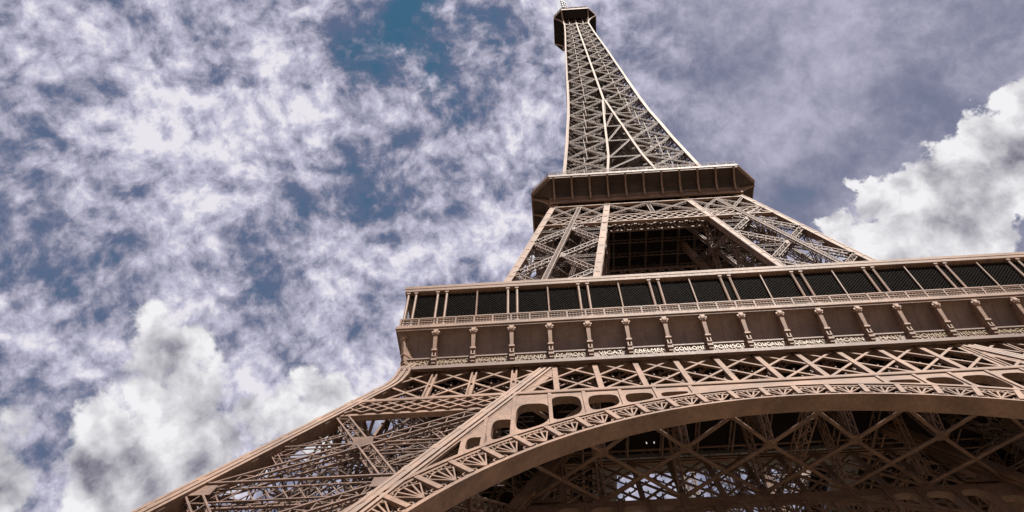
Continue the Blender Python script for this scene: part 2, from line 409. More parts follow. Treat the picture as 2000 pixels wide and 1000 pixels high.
# ---- face girder z 45.2..53 with diagonal lattice, following the inclined face; off = which plane
ZG0, ZG1 = 44.85, 53.0
def face_pt(X, z, f, d=0): return V(X, -f(z)+d, z)
def girder(f, name, inner=False):
    b = MB(); la = MB(); lb_ = MB()
    n = nrm(V(0, -1, .515 if f is W else .48))
    half = f(49) if f is W else I(49)
    for z, w in ((ZG0+.22, .42), (ZG1-.2, .5)):
        h = f(z) if f is W else I(z)-.2
        b.seg(face_pt(-h, z, f, .5), face_pt(h, z, f, .5), w if f is W else .28, 1.1 if f is W else .4, n)
        b.seg(face_pt(-h, z, f, -.04), face_pt(h, z, f, -.04), w*.5, .12, n)
    ks = range(-9, 10)
    z0, z1 = ZG0+.36, ZG1-.4
    for k in ks:
        X = k*MOD+.2
        if abs(X) < half-1.2:
            on_leg = abs(X) > 19.5
            if on_leg and not inner:
                for dx in (-.2, .2): b.seg(face_pt(X+dx, z0, f, .1), face_pt(X+dx, z1, f, .1), .16, .3, n)
                b.seg(face_pt(X, z0, f, .22), face_pt(X, z1, f, .22), .4, .05, n)
            else: b.seg(face_pt(X, z0, f, .1), face_pt(X, z1, f, .1), .5, .35, n)
    for k in range(-12, 13):                               # diagonals spanning two bays
        for sg in (-1, 1):
            Xa, Xb = k*MOD+.2, (k+2*sg)*MOD+.2; lim0, lim1 = f(z0)-.6, f(z1)-.6
            A, B = face_pt(Xa, z0, f), face_pt(Xb, z1, f)
            # clip against the legs' edges
            ts = [0., 1.]
            def inside_(tt):
                P = A+(B-A)*tt; return abs(P[0]) < f(P[2])-.9
            tt = np.linspace(0, 1, 41); ok = [inside_(q) for q in tt]
            if sum(ok) < 6: continue
            t0 = tt[ok.index(True)]; t1 = tt[len(ok)-1-ok[::-1].index(True)]
            P, Q = A+(B-A)*t0, A+(B-A)*t1
            la.seg(P+V(0,.05,0), Q+V(0,.05,0), .27, .07, n)
            la.seg(P+V(0,.16,0), Q+V(0,.16,0), .07, .2, n)
            lb_.seg(P+V(0,1.3,0), Q+V(0,1.3,0), .16, .1, n)     # second layer
            L = np.linalg.norm(Q-P)
            for i in range(int(L/.95)):                   # rivet-like spacer studs between layers
                c = P+(Q-P)*((i+.5)*.95/L)
                lb_.seg(c+V(0,.95,.0), c+V(0,1.3,.0), .13, .13)
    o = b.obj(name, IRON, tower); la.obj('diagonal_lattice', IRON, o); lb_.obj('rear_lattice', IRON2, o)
    return o
gw = Z(girder(W, 'face_girder')); around(gw, tower)
gi = Z(girder(I, 'inner_girder', True)); around(gi, tower)

# ---- narrow lattice band on the legs below the girder
def leg_band(side):
    b = MB(); n = nrm(V(0, -1, .515)); z0, z1 = 42.5, 44.95
    for sx in (side,):
        for z, w in ((z0, .4),):
            b.seg(V(sx*(W(z)-.8), -W(z)+.35, z), V(sx*(I(z)+.8), -W(z)+.35, z), w, .45, n)
        st = 1.46; lo, hi = I(44)+.9, W(44)-.9
        k = 0; X = lo-3
        while X < hi+3:
            for sg in (-1, 1):
                A = V(sx*X, -W(z0), z0+.2); B = V(sx*(X+sg*(z1-z0)*1.1), -W(z1), z1)
                tt = np.linspace(0, 1, 21)
                ok = [I(A[2]+(B[2]-A[2])*q)+1 < abs(A[0]+(B[0]-A[0])*q) < W(A[2]+(B[2]-A[2])*q)-1 for q in tt]
                if sum(ok) < 4: continue
                t0 = tt[ok.index(True)]; t1 = tt[len(ok)-1-ok[::-1].index(True)]
                b.seg(A+(B-A)*t0+V(0,.05,0), A+(B-A)*t1+V(0,.05,0), .17, .12, n)
                b.seg(A+(B-A)*t0+V(0,.18,0), A+(B-A)*t1+V(0,.18,0), .06, .16, n)
            X += st
    return b.obj('leg_lattice_band', IRON, tower)
for sd_ in (-1, 1):
    lb = Z(leg_band(sd_)); around(lb, tower)

# ---- arches
ZC, RS = 5.8, 35.6           # soffit circle
ZE, RE = 3.4, 40.6           # extrados circle
def ext_r(th):               # distance from (0,ZC) to the extrados circle in direction th (from vertical)
    dx, dz = math.sin(th), math.cos(th); oz = ZC-ZE
    return -oz*dz+math.sqrt(max(0, RE*RE-(oz*dx)**2))
def ap(th, r, f, d=0):
    X = math.sin(th)*r; z = ZC+math.cos(th)*r
    return V(X, -f(z)+d, z)
def arch(f, name, soffit=1.75, thmax=R(62)):
    n = nrm(V(0, -1, .515))
    b = MB(); N = 96
    ths = np.linspace(-thmax, thmax, N+1)
    def band(r0, r1, d0, d1, mb):
        """curved bar: r0..r1 radial (functions of th), d0..d1 in depth"""
        q = [[ap(t, r0(t), f, d0) for t in ths], [ap(t, r1(t), f, d0) for t in ths], [ap(t, r1(t), f, d1) for t in ths], [ap(t, r0(t), f, d1) for t in ths]]
        for i in range(4): mb.strip(q[i], q[(i+1) % 4])
    band(lambda t: RS, lambda t: RS+.14, -.12, soffit, b)                 # soffit plate
    band(lambda t: RS+.14, lambda t: RS+.42, -.02, .3, b)                # lit lip
    band(lambda t: RS+.14, lambda t: RS+.9, soffit-.15, soffit-.03, b)
    band(lambda t: ext_r(t)-.36, lambda t: ext_r(t)-.05, -.12, .55, b)    # top chord
    band(lambda t: ext_r(t)-.62, lambda t: ext_r(t)-.42, .0, .3, b)
    for k in range(-30, 31):
        th = k*2.72/38+.02
        if abs(th) < thmax:
            e = .05/RS
            for dth in (0, .012): b.raw([ap(th+dth, RS-.012, f, -.1), ap(th+dth+e, RS-.012, f, -.1), ap(th+dth+e, RS-.012, f, soffit-.02), ap(th+dth, RS-.012, f, soffit-.02)], [(0,1,2,3)])
    o = b.obj(name, IRON, tower)
    fl = MB()
    pitch = 2.72/38.0; K = int(thmax/pitch)
    for k in range(-K, K+1):
        t = k*pitch+.3/38
        r0, r1 = RS+.4, ext_r(t)-.5
        fl.seg(ap(t, r0, f, .05), ap(t, r1, f, .05), .42, .3, n)          # post
        fl.seg(ap(t, r0, f, 1.2), ap(t, r1, f, 1.2), .3, .12, n)
        tm = t+pitch/2; r1m = ext_r(tm)-.55; H = r1m-r0
        c = ap(tm, r0+.1, f, .08)
        for a in (-.40, -.20, .02, .24, .42):                            # fan of spokes
            e = ap(tm+a*pitch, r0+H*(.74 if abs(a) > .3 else .82), f, .08)
            fl.seg(c, e, .13 if abs(a) < .3 else .1, .12, n)
        # arc rim over the fan and small rings in the corners
        pr = None
        for a in np.linspace(-.44, .44, 9):
            e = ap(tm+a*pitch, r0+H*(.60+.26*math.cos(a*3.2)), f, .08)
            if pr is not None: fl.seg(pr, e, .1, .1, n)
            pr = e
        def ring(th, r, rad, m=8):
            pts = [ap(th+rad*math.cos(u)/r, r+rad*math.sin(u), f, .08) for u in np.linspace(0, 2*math.pi, m+1)]
            for i in range(m): fl.seg(pts[i], pts[i+1], .08, .1, n)
        ring(tm-.36*pitch, r0+H*.9, .24); ring(tm+.36*pitch, r0+H*.9, .24); ring(tm-.12*pitch, r0+H*.93, .16); ring(tm+.12*pitch, r0+H*.93, .16)
        ring(tm-.36*pitch, r0+H*.1, .2, 6); ring(tm+.36*pitch, r0+H*.1, .2, 6)
    fl.obj('arch_filigree', IRON, o)
    # spandrel plate: cells with rounded openings between the extrados, the girder and the leg edge
    sp = MB()
    def zext(X):
        return ZE+math.sqrt(max(0, RE*RE-X*X))-.1
    def leg_edge_z(X):          # height at which the inner leg edge passes X
        return float(np.interp(abs(X), [18.8, 34.7], [53, 20]))
    ztop0 = ZG0+.02
    def cell(x0, x1):
        sg = 1 if x0 >= 0 else -1
        n_ = 32
        def outer_top(X): return min(ztop0, leg_edge_z(X)+.1)
        if abs(x0) > 26.6 and abs(x1) > 26.6: pass
        xm = (x0+x1)/2
        zb = lambda X: zext(X)
        hgt = outer_top(xm)-zb(xm)
        def P(u, v):            # u,v in 0..1
            X = x0+(x1-x0)*u; lo = zb(X); hi = max(outer_top(X), lo+.02); z = lo+(hi-lo)*v
            return X, z
        if hgt < .5 or abs(xm) < 8:
            a = [P(i/6, 0) for i in range(7)]; c = [P(i/6, 1) for i in range(7)]
            for d0 in (.04, .5):
                sp.strip([face_pt(X, z, f, d0) for X, z in a], [face_pt(X, z, f, d0) for X, z in c])
            return
        hx0, hx1, ht = HOLES[(abs(x0), abs(x1))]; hx0 *= sg; hx1 *= sg
        O = []; H = []
        for i in range(n_):
            a = 2*math.pi*i/n_+.0001; ca, sa = math.cos(a), math.sin(a)
            m = max(abs(ca), abs(sa)); O.append(P(.5+.5*ca/m, .5+.5*sa/m))
            mm = (abs(ca)**3.4+abs(sa)**3.4)**(1/3.4)
            u, v = .5+.5*ca/mm, .5+.5*sa/mm
            X = hx0+(hx1-hx0)*u; lo = zb(X)+.32; H.append((X, lo+max(.2, ht-lo)*v))
        for d0 in (.04, .95):
            A = [face_pt(X, z, f, d0) for X, z in O]; B = [face_pt(X, z, f, d0) for X, z in H]
            sp.strip(A+[A[0]], B+[B[0]])
        A = [face_pt(X, z, f, .04) for X, z in H]; B = [face_pt(X, z, f, .95) for X, z in H]
        sp.strip(A+[A[0]], B+[B[0]])
        # raised web either side of the opening
        for X in (x0,):
            lo, hi = zb(X), outer_top(X)
            if hi-lo > .6: sp.seg(face_pt(X, lo, f, -.0), face_pt(X, hi, f, -.0), .3, .16, n)
        for i in range(3):   # knobs on the lower rim
            X = hx0+(hx1-hx0)*(.25+.25*i); z = zb(X)+.3; sp.seg(face_pt(X, z, f, .55), face_pt(X, z+.25, f, .55), .16, .2)
    HOLES = {(7.9, 10.95): (8.3, 10.6, 43.95), (10.95, 13.9): (11.3, 13.6, 44.05), (13.9, 17.0): (14.2, 16.75, 44.1), (17.0, 19.9): (17.35, 19.95, 44.2), (19.9, 22.9): (20.0, 22.7, 42.9),
             (22.9, 25.0): (22.75, 24.5, 39.9), (25.0, 26.6): (24.7, 26.2, 36.9)}
    for sg in (-1, 1):
        xs = [.0, 4.0, 7.9, 10.95, 13.9, 17.0, 19.9, 22.9, 25.0, 26.6]
        for a, c in zip(xs[:-1], xs[1:]): cell(sg*a, sg*c)
        # triangular web between girder bottom chord and the leg edge, above the spandrel
        t0 = face_pt(sg*18.95, ZG0+.6, f, .05); 
        pts = [(19.0, ZG1-.4), (19.0, ZG0+.5), (22.3, ZG0+.5)]
        ins_ = [(19.45, ZG1-3.1), (19.45, ZG0+1.0), (21.35, ZG0+1.0)]
        for d0 in (.04, .5):
            A = [face_pt(sg*X, z, f, d0) for X, z in pts]; B = [face_pt(sg*X, z, f, d0) for X, z in ins_]
            sp.strip(A+[A[0]], B+[B[0]])
        A = [face_pt(sg*X, z, f, .04) for X, z in ins_]; B = [face_pt(sg*X, z, f, .5) for X, z in ins_]
        sp.strip(A+[A[0]], B+[B[0]])
    sp.obj('spandrel_plate', IRON, o)
    return o
ar = Z(arch(W, 'arch')); around(ar, tower)
def I2(z): return I(z)+.3
ai = Z(arch(I2, 'inner_arch', 1.2)); around(ai, tower)

# ---- horizontal wind bracing z=46 between the outer and inner girders, and the floor trusses above it
def wind():
    b = MB(); up_ = (0, 0, 1)
    y0, y1 = -W(46)+.6, -I(46)-.4                        # -36.3 .. -22.6
    zz = 45.9; d = (y1-y0)/2
    for k in range(-3, 3):
        for a, c in ((k, k+1), (k+1, k)):
            A = V(a*2*MOD+.2, y0, zz); B = V(c*2*MOD+.2, y0+7.6, zz); 
            tube(b, A, B, .19, .19, 8)
            A2 = V(a*2*MOD+.2, y0+7.6, zz-.02); B2 = V(c*2*MOD+.2, y0+14.4, zz-.02)
            tube(b, A2, B2, .19, .19, 8)
    o = b.obj('wind_bracing', IRON, tower)
    tr = MB()
    for k in range(-2, 3):
        X = k*2*MOD+.2
        g_ = MB(); g_.prism([V(X+.62*math.cos(a), y0+7.6+.62*math.sin(a), zz-.1) for a in np.linspace(0, 2*math.pi, 9)[:-1]], V(0,0,.12)); g_.obj('node_plate', IRON, o)
    for k in range(-4, 5):
        X = k*MOD*1.0+.2
        big = (k % 2 == 0)
        ym = y0+7.6
        if big:
            for pa, pb, w in (((ym, 46.1), (-32.4, 56.0), .75), ((ym, 46.1), (ym+4.0, 56.2), .75), ((y1, 46.3), (ym+4.2, 56.2), .7), ((-32.2, 52.8), (-30.2, 56.2), .5), ((ym, 46.1), (ym, 56.2), .5)):
                tr.lat((X, pa[0], pa[1]), (X, pb[0], pb[1]), w, (1, 0, 0), w*.9, .12, .07, D=w*.8)
        for zt in (56.0,):
            tr.lat((X, -32.6, zt), (X, -13, zt), 1.2, (1, 0, 0), 1.2, .16, .08)
    for y in (-32.0, y0+7.6, y0+11.6, -16.5):
        tr.lat((-19, y, 55.6), (19, y, 55.6), 1.4, (0, 1, 0), 1.4, .16, .08)
    tr.lat((3.9, -33.8, 46.7), (2.7, -20.5, 46.7), 1.1, (0,0,1), .8, .12, .07, D=.9)
    tr.obj('floor_truss', IRON, o)
    return o
wb = Z(wind()); around(wb, tower)

# ------------------------------------------------------------------ first platform
NOSE, ZF = 35.32, 57.6
pf = MB()
def ring_plate(mb, ho, hi, z0, z1):
    for (x0, y0, x1, y1) in ((-ho, -ho, ho, -hi), (-ho, hi, ho, ho), (-ho, -hi, -hi, hi), (hi, -hi, ho, hi)):
        mb.box((x0, y0, z0), (x1, y1, z1))
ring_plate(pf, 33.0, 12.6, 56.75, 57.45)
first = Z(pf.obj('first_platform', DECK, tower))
def P1():
    n = (0, -1, 0)
    # frieze: bottom ledge, letter strip, cove panel, nose
    fr = MB(); h = 34.3
    def run(y0, y1, z0, z1, mb=fr, inset=0):       # front run mitred at 45 degrees; y measured outward
        mb.raw([(-y1,-y1,z0),(y1,-y1,z0),(y0,-y0,z0),(-y0,-y0,z0),(-y1,-y1,z1),(y1,-y1,z1),(y0,-y0,z1),(-y0,-y0,z1)],
               [(0,3,2,1),(4,5,6,7),(0,1,5,4),(1,2,6,5),(2,3,7,6),(3,0,4,7)])
    prof = [(33.4,52.55),(34.3,52.25),(34.36,52.42),(34.3,52.62),(34.12,52.72)]
    run(34.0, 34.42, 52.02, 52.42); run(33.85, 34.2, 52.42, 52.58); run(33.85, 34.05, 52.58, 53.62); run(33.3, 34.2, 53.62, 53.78)
    # cove
    pts = []
    for i in range(13):
        a = math.pi/2*i/12
        pts.append((33.45+ (1-math.cos(a))*1.75, 53.78+math.sin(a)*3.1))
    pts = [(33.45, 53.78)]+pts
    for (ya, za), (yb, zb_) in zip(pts[:-1], pts[1:]):
        fr.raw([(-ya,-ya,za),(ya,-ya,za),(yb,-yb,zb_),(-yb,-yb,zb_)], [(0,1,2,3)])
    # seams on the cove: one thin rib in the middle of each bay
    hc = 34.97; bay = 2*hc/18
    for k in range(18):
        X = -hc+(k+.5)*bay
        for (ya, za), (yb, zb_) in zip(pts[1:-1], pts[2:]):
            fr.seg((X, -ya-.01, za), (X, -yb-.01, zb_), .05, .05)
    fr.obj('name_frieze', PANEL, first)
    ns = MB()
    run(33.0, NOSE-.12, 56.88, 57.12, ns); run(33.0, NOSE, 57.12, 57.5, ns); run(33.0, NOSE-.2, 57.5, 57.6, ns)
    nose = ns.obj('cornice', IRON, first)
    # gallery roof
    rf = MB()
    run(30.0, 35.16, 63.5, 63.95, rf); run(30.0, 35.05, 63.42, 63.5, rf); run(29.8, 35.2, 63.95, 64.36, rf)
    roof = rf.obj('gallery_roof', IRON, first)
    cb = MB(); run(28.0, 34.6, 63.2, 63.4, cb)
    for k in range(-7, 8):
        cb.box((k*MOD-.08, -34.5, 62.95), (k*MOD+.08, -29, 63.2))
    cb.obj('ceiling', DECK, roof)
    # glazed pavilion wall behind
    pv = MB(); run(29.8, 30.1, 57.46, 63.2, pv); wl = pv.obj('pavilion_wall', GLASS, first)
    mu = MB()
    for k in range(-15, 16): mu.box((k*1.94-.05, -30.16, 57.46), (k*1.94+.05, -30.1, 63.2))
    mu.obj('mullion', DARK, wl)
    # balustrade
    ba = MB(); y = 35.0
    for z, w in ((58.88, .14), (58.3, .07), (57.75, .1), (58.62, .05)): ba.seg((-y, -y, z), (y, -y, z), .16, w, (0, 0, 1))
    X = -y
    i = 0
    while X < y:
        if i % 6 == 0: ba.seg((X, -y, 57.6), (X, -y, 58.95), .16, .16)
        else: ba.seg((X, -y, 57.7), (X, -y, 58.88), .055, .055)
        X += .3238; i += 1
    # cross ornament
    X = -y
    while X < y-.32:
        ba.seg((X, -y, 57.8), (X+.3238, -y, 58.3), .035, .035); ba.seg((X, -y, 58.3), (X+.3238, -y, 57.8), .035, .035); X += .3238
    ba.obj('balustrade', IRON, first)
    # chain-link screen
    sc = MB(); s = .36; z0, z1 = 58.9, 63.4; L = z1-z0; y = 34.72
    X = -y-L
    while X < y:
        for sg in (0, 1):
            xa, xb = (X, X+L) if sg == 0 else (X+L, X); za, zb_ = z0, z1
            A = np.array((xa, -y, za)); B = np.array((xb, -y, zb_))
            if xa < -y: q = (-y-xa)/(xb-xa); A = A+(B-A)*q
            if xb < -y: q = (-y-B[0])/(A[0]-B[0]); B = B+(A-B)*q
            if A[0] > y: q = (A[0]-y)/(A[0]-B[0]); A = A+(B-A)*q
            if B[0] > y: q = (B[0]-y)/(B[0]-A[0]); B = B+(A-B)*q
            if abs(A[2]-B[2]) > .05: sc.seg(A, B, .022, .015)
        X += s
    sc.obj('wire_screen', WIRE, first)
    return
def P1_sides():
    P1()
    ch = list(first.children)
    for k in (1, 2, 3):
        for c in ch: copy_tree(c, first, k*math.pi/2)
P1_sides()

# posts of the gallery (nose edge up to the roof), individually
pm = MB(); pm.raw([], [])
N_ = 8
pm = MB(); tube(pm, (0,0,0), (0,0,5.85), .15, .15); pm.box((-.22,-.22,0), (.22,.22,.25)); pm.box((-.2,-.2,5.6), (.2,.2,5.85))
pd = MB(); tube(pd, (0,0,0), (0,0,5.85), .1, .1, 6)
post0 = pm.obj('gallery_post', IRON, None); thin0 = pd.obj('gallery_post', IRON, None)
spots = [(-34.75, 1), (-33.9, 1)]
for k in range(-4, 5):
    c = k*2*MOD+.1
    if abs(c) < 34: spots += [(c-.5, 1), (c+.5, 1)]
for k in range(-4, 4): spots.append(((k+.5)*2*MOD+.1, 0))
spots += [(33.9, 1), (30.9, 0)] if False else [(33.9, 1)]
used = set()
for side in range(4):
    a = side*math.pi/2
    for X, kind in spots:
        src = post0 if kind else thin0
        if src in used: c = src.copy(); COL.objects.link(c)
        else: c = src; used.add(src)
        c.parent = first; x, y = X, -34.9
        c.location = (x*math.cos(a)-y*math.sin(a), x*math.sin(a)+y*math.cos(a), 57.6); c.rotation_euler = (0, 0, a)

# consoles
def console_mesh():
    m = MB()
    # fin behind the shaft, following the cove
    prof = [(0, 53.78)]
    loop = [V(-.13, -33.5, 53.5), V(-.13, -34.75, 54.2), V(-.13, -35.0, 56.88), V(-.13, -34.2, 56.88), V(-.13, -33.7, 55.6)]
    m.prism(loop, V(.26, 0, 0))
    # front shaft, tapered
    a = [(-.17,-34.78,54.3),(.17,-34.78,54.3),(.21,-35.12,56.3),(-.21,-35.12,56.3)]
    m.raw(a+[(x, y+.25, z) for x, y, z in a], [(0,1,2,3),(4,7,6,5),(0,4,5,1),(1,5,6,2),(2,6,7,3),(3,7,4,0)])
    # base block with niche
    m.box((-.28,-34.85,54.12), (.28,-33.6,54.32)); m.box((-.22,-34.72,53.5), (-.09,-33.7,54.12)); m.box((.09,-34.72,53.5), (.22,-33.7,54.12))
    m.box((-.09,-34.45,53.5), (.09,-33.7,54.12)); m.box((-.22,-34.72,53.38), (.22,-33.7,53.5)); m.box((-.27,-34.62,52.95), (.27,-33.8,53.38)); m.box((-.2,-34.5,52.62), (.2,-33.9,52.95))
    # shell-shaped head: a fluted knob with a little crown
    n, k = 12, 6
    vs = []; fs = []
    for j in range(k+1):
        ph = -math.pi/2+math.pi*j/k
        for i in range(n):
            th = 2*math.pi*i/n; fl = 1+.10*math.cos(i*math.pi)
            vs.append((.36*math.cos(ph)*math.cos(th)*fl, -35.02+.30*math.cos(ph)*math.sin(th)*fl, 56.42+.34*math.sin(ph)))
    for j in range(k):
        for i in range(n): fs.append((j*n+i, j*n+(i+1) % n, (j+1)*n+(i+1) % n, (j+1)*n+i))
    m.raw(vs, fs)
    m.box((-.24,-35.2,56.66), (.24,-34.6,56.86)); m.box((-.29,-35.18,56.12), (.29,-34.75,56.22))
    for x in (-.3, .3): tube(m, (x,-34.7,56.5), (x,-35.16,56.5), .14, .14, 8)
    return m
cm = console_mesh()
con0 = cm.obj('console', IRON, first)
hc = 34.97; bay = 2*hc/18
first_used = False
for side in range(4):
    a = side*math.pi/2
    for k in range(1, 18):
        X = -hc+k*bay
        c = con0 if not first_used else con0.copy()
        if first_used: COL.objects.link(c)
        first_used = True; c.parent = first
        c.location = (X*math.cos(a), X*math.sin(a), 0); c.rotation_euler = (0, 0, a)
# corner consoles, turned 45 degrees and pushed out along the diagonal
for side in range(4):
    c = con0.copy(); COL.objects.link(c); c.parent = first
    a = side*math.pi/2-math.pi/4; d = 48.9-35.02-.1
    c.rotation_euler = (0, 0, a); c.location = (math.sin(a)*d, -math.cos(a)*d, 0)

# names on the frieze
NAMES = {0: 'CAUCHY|BELGRAND|REGNAULT|FRESNEL|DE PRONY|VICAT|EBELMEN|COULOMB|POINSOT|FOUCAULT|DELAUNAY|MORIN|HAÜY|COMBES|THÉNARD|ARAGO|POISSON|MONGE',
         3: 'JAMIN|GAY-LUSSAC|FIZEAU|SCHNEIDER|LE CHATELIER|BERTHIER|BARRAL|DE DION|GOUÏN|JOUSSELIN|BROCA|BECQUEREL|CORIOLIS|CAIL|TRIGER|GIFFARD|PERRIER|STURM'}
for side, txt in NAMES.items():
    a = side*math.pi/2
    for k, nm in enumerate(txt.split('|')):
        cu = bpy.data.curves.new('name_lettering', 'FONT'); cu.body = nm; cu.size = .74; cu.align_x = 'CENTER'; cu.align_y = 'CENTER'
        cu.extrude = .03; cu.offset = 0; cu.space_character = 1.15
        o = bpy.data.objects.new('name_lettering', cu)
        me = bpy.data.meshes.new_from_object(o); bpy.data.objects.remove(o)
        co = np.zeros(len(me.vertices)*3); me.vertices.foreach_get('co', co); co = co.reshape(-1, 3)
        wd = co[:, 0].max()-co[:, 0].min()
        if wd > 3.0: co[:, 0] *= 3.0/wd
        me.vertices.foreach_set('co', co.ravel()); me.materials.clear(); me.materials.append(GOLD); me.update()
        o = bpy.data.objects.new('name_lettering', me); COL.objects.link(o); o.parent = first
        X = -hc+(k+.5)*bay; y = -34.1; z = 53.17
        o.rotation_euler = (math.pi/2, 0, a); o.location = (X*math.cos(a)-y*math.sin(a), X*math.sin(a)+y*math.cos(a), z)

# grey soffit strip round the central opening and two lamps
ss_ = MB(); ring_plate(ss_, 15.4, 12.55, 56.2, 56.7); ss_.obj('opening_fascia', GREY, first)
for X in (-9.2, -8.35):
    lm = MB(); tube(lm, (X, -17.5, 56.5), (X, -17.5, 56.3), .06, .06); lm.obj('ceiling_lamp', LAMP, first)
# inner pavilions round the opening (dark masses over the deck)
iw = MB(); ring_plate(iw, 27.5, 13.4, 62.4, 62.7)
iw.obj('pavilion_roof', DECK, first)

# ------------------------------------------------------------------ upper legs
def upper_leg():
    o = group('upper_leg', tower); zs = [57.4, 62, 73, 85, 96, 108.5, 112]
    for (ox, oy) in ((1,1),(0,1),(1,0),(0,0)):
        sx = 1 if ox else -1; sy = 1 if oy else -1; b = MB()
        for z0, z1 in zip(zs[:-1], zs[1:]):
            p, q = corner(z0, ox, oy), corner(z1, ox, oy); c = V(sx*.5, sy*.5, 0)
            b.seg(p+c, q+c, .94, .94)
            for k in (-1, 1):
                b.seg(p+V(sx*(.5+k*.42), 0, 0), q+V(sx*(.5+k*.42), 0, 0), .16, .1)
                b.seg(p+V(0, sy*(.5+k*.42), 0), q+V(0, sy*(.5+k*.42), 0), .16, .1, (1, 0, 0))
        z = 60.0
        while z < 108:
            c = V(sx*.5, sy*.5, 0); b.seg(corner(z, ox, oy)+c, corner(z+.4, ox, oy)+c, 1.04, 1.04); z += 3.3
        b.obj('corner_beam', IRON, o)
    x = MB(); d = MB(); gp = x
    lv = [57.6, 69.2, 80.9, 92.6, 103.6]
    for (c0, c1, n) in FACES:
        n = np.array(n, float); ins = -n*.4
        for z0, z1 in zip(lv[:-1], lv[1:]):
            A, B, Cc, D = corner(z0, *c0), corner(z0, *c1), corner(z1, *c1), corner(z1, *c0)
            u = nrm(B-A)*.8; A = A+u+ins; D = D+u+ins; B = B-u+ins; Cc = Cc-u+ins
            x.lat(A, Cc, .75, n, .7, .13, .09, D=.6); x.lat(B, D, .75, n, .7, .13, .09, D=.6)
            gp.seg((A+B+Cc+D)/4-V(0,0,.4)-ins*.3, (A+B+Cc+D)/4+V(0,0,.4)-ins*.3, 1.3, .6, n)
            E0, E1 = corner((z0+z1)/2, *c0)+ins+u*.8, corner((z0+z1)/2, *c1)+ins-u*.8
            d.lat(E0, E1, .45, n, .45, .09, .06); d.lat(E0+ins*2, E1+ins*2, .45, n, .45, .09, .06)
            for P_ in ((A, u), (D, u), (B, -u), (Cc, -u)):
                gp.seg(P_[0]-ins*.9-P_[1]*-.15+V(0,0,.3), P_[0]-ins*.9+P_[1]*1.2+V(0,0,.3), .18, .12, n)
            for P_ in ((A, u), (B, -u)):
                gp.seg(P_[0]-ins*.9-P_[1]*-.15-V(0,0,.3), P_[0]-ins*.9+P_[1]*1.2-V(0,0,.3), .18, .12, n)
        # central member up the middle of the face
        m0 = (corner(57.6, *c0)+corner(57.6, *c1))/2+ins*.6; m1 = (corner(109.5, *c0)+corner(109.5, *c1))/2+ins*.6
        x.lat(m0, m1, .62, n, .5, .12, .08, D=.4, x=True)
    for z in np.arange(60, 110, 3.9):
        z = float(z); a, b_, c, e = inset(z)
        d.lat(a, c, .5, (0,0,1), .6, .08, .055); d.lat(b_, e, .5, (0,0,1), .6, .08, .055)
        m1, m2, m3, m4 = (a+b_)/2, (b_+c)/2, (c+e)/2, (e+a)/2
        d.lat(m1, m3, .6, (1,0,0), .7, .1, .07); d.lat(m2, m4, .6, (0,1,0), .7, .1, .07)
        for p, q in ((m1,m2),(m2,m3),(m3,m4),(m4,m1)): d.seg(p, q, .12, .12)
    def inside(z, fx, fy):
        a, c = corner(z,1,1), corner(z,0,0); return V(a[0]+(c[0]-a[0])*fx, a[1]+(c[1]-a[1])*fy, z)
    for (fx, fy) in ((.35,.35),(.65,.65),(.35,.65),(.65,.35)):
        d.lat(inside(58, fx, fy), inside(110, fx, fy), .5, (1,1,-.4), .5, .1, .07, D=.4)
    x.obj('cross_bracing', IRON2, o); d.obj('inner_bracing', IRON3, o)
    return o
ul = Z(upper_leg()); around(ul, tower)

# ---- girders under the second platform
def girder2(f, z0, z1, top, name):
    b = MB(); n = nrm(V(0, -1, .24)); 
    def run(z, w, d):
        h = W(z)-.7 if f is W else I(z)
        b.seg(V(-h, -f(z)+.15, z), V(h, -f(z)+.15, z), w, d, n)
    run(z0, .3, .5); run(z1, .25, .4)
    if top: run(top, .4, .5)
    L = 2*W(z0); H = z1-z0; st = H/2
    for dd in (.1, .9):
        X = -W(z0)
        while X < W(z0):
            for sg in (-1, 1):
                A = V(X, -f(z0)+dd, z0); B = V(X+sg*H*1.05, -f(z1)+dd, z1)
                lim = (W if f is W else (lambda z: I(z)))
                if abs(A[0]) < lim(z0)-.4 and abs(B[0]) < lim(z1)-.4: b.seg(A, B, .2, .12, n)
            X += st
    return b, n
def second_girder():
    b, n = girder2(W, 100.0, 103.4, 109.6, 'x')
    o = b.obj('second_girder', IRON, tower)
    x = MB()
    z0, z1 = 103.5, 109.4
    def nodes(z): w, i = W(z)-.7, I(z)+.5; c = (W(z)+I(z))/2; return [-w, -c, -i, 0, i, c, w]
    a, c = nodes(z0), nodes(z1)
    for j in range(6):
        x.lat(V(a[j], -W(z0)+.2, z0), V(c[j+1], -W(z1)+.2, z1), .42, n, .4, .1, .07, D=.3)
        x.lat(V(a[j+1], -W(z0)+.2, z0), V(c[j], -W(z1)+.2, z1), .42, n, .4, .1, .07, D=.3)
    x.lat(V(0, -W(z0)+.2, z0), V(0, -W(z1)+.2, z1), .6, n, .5, .12, .08)
    # horizontal lattice soffit just behind the girder
    for k in range(-7, 8):
        X = k*1.05
        for sg in (-1, 1):
            if abs(X+sg*1.2) < 7.6: x.seg((X, -19.3, 100.0), (X+sg*1.2, -18.0, 100.0), .16, .1, (0,0,1))
    x.seg((-7.8, -17.9, 100), (7.8, -17.9, 100), .3, .3, (0,0,1))
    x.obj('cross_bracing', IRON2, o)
    return o
sg_ = Z(second_girder()); around(sg_, tower)
b, n = girder2(I, 99.6, 103.0, 0, 'x'); ig = Z(b.obj('second_inner_girder', IRON2, tower)); around(ig, tower)

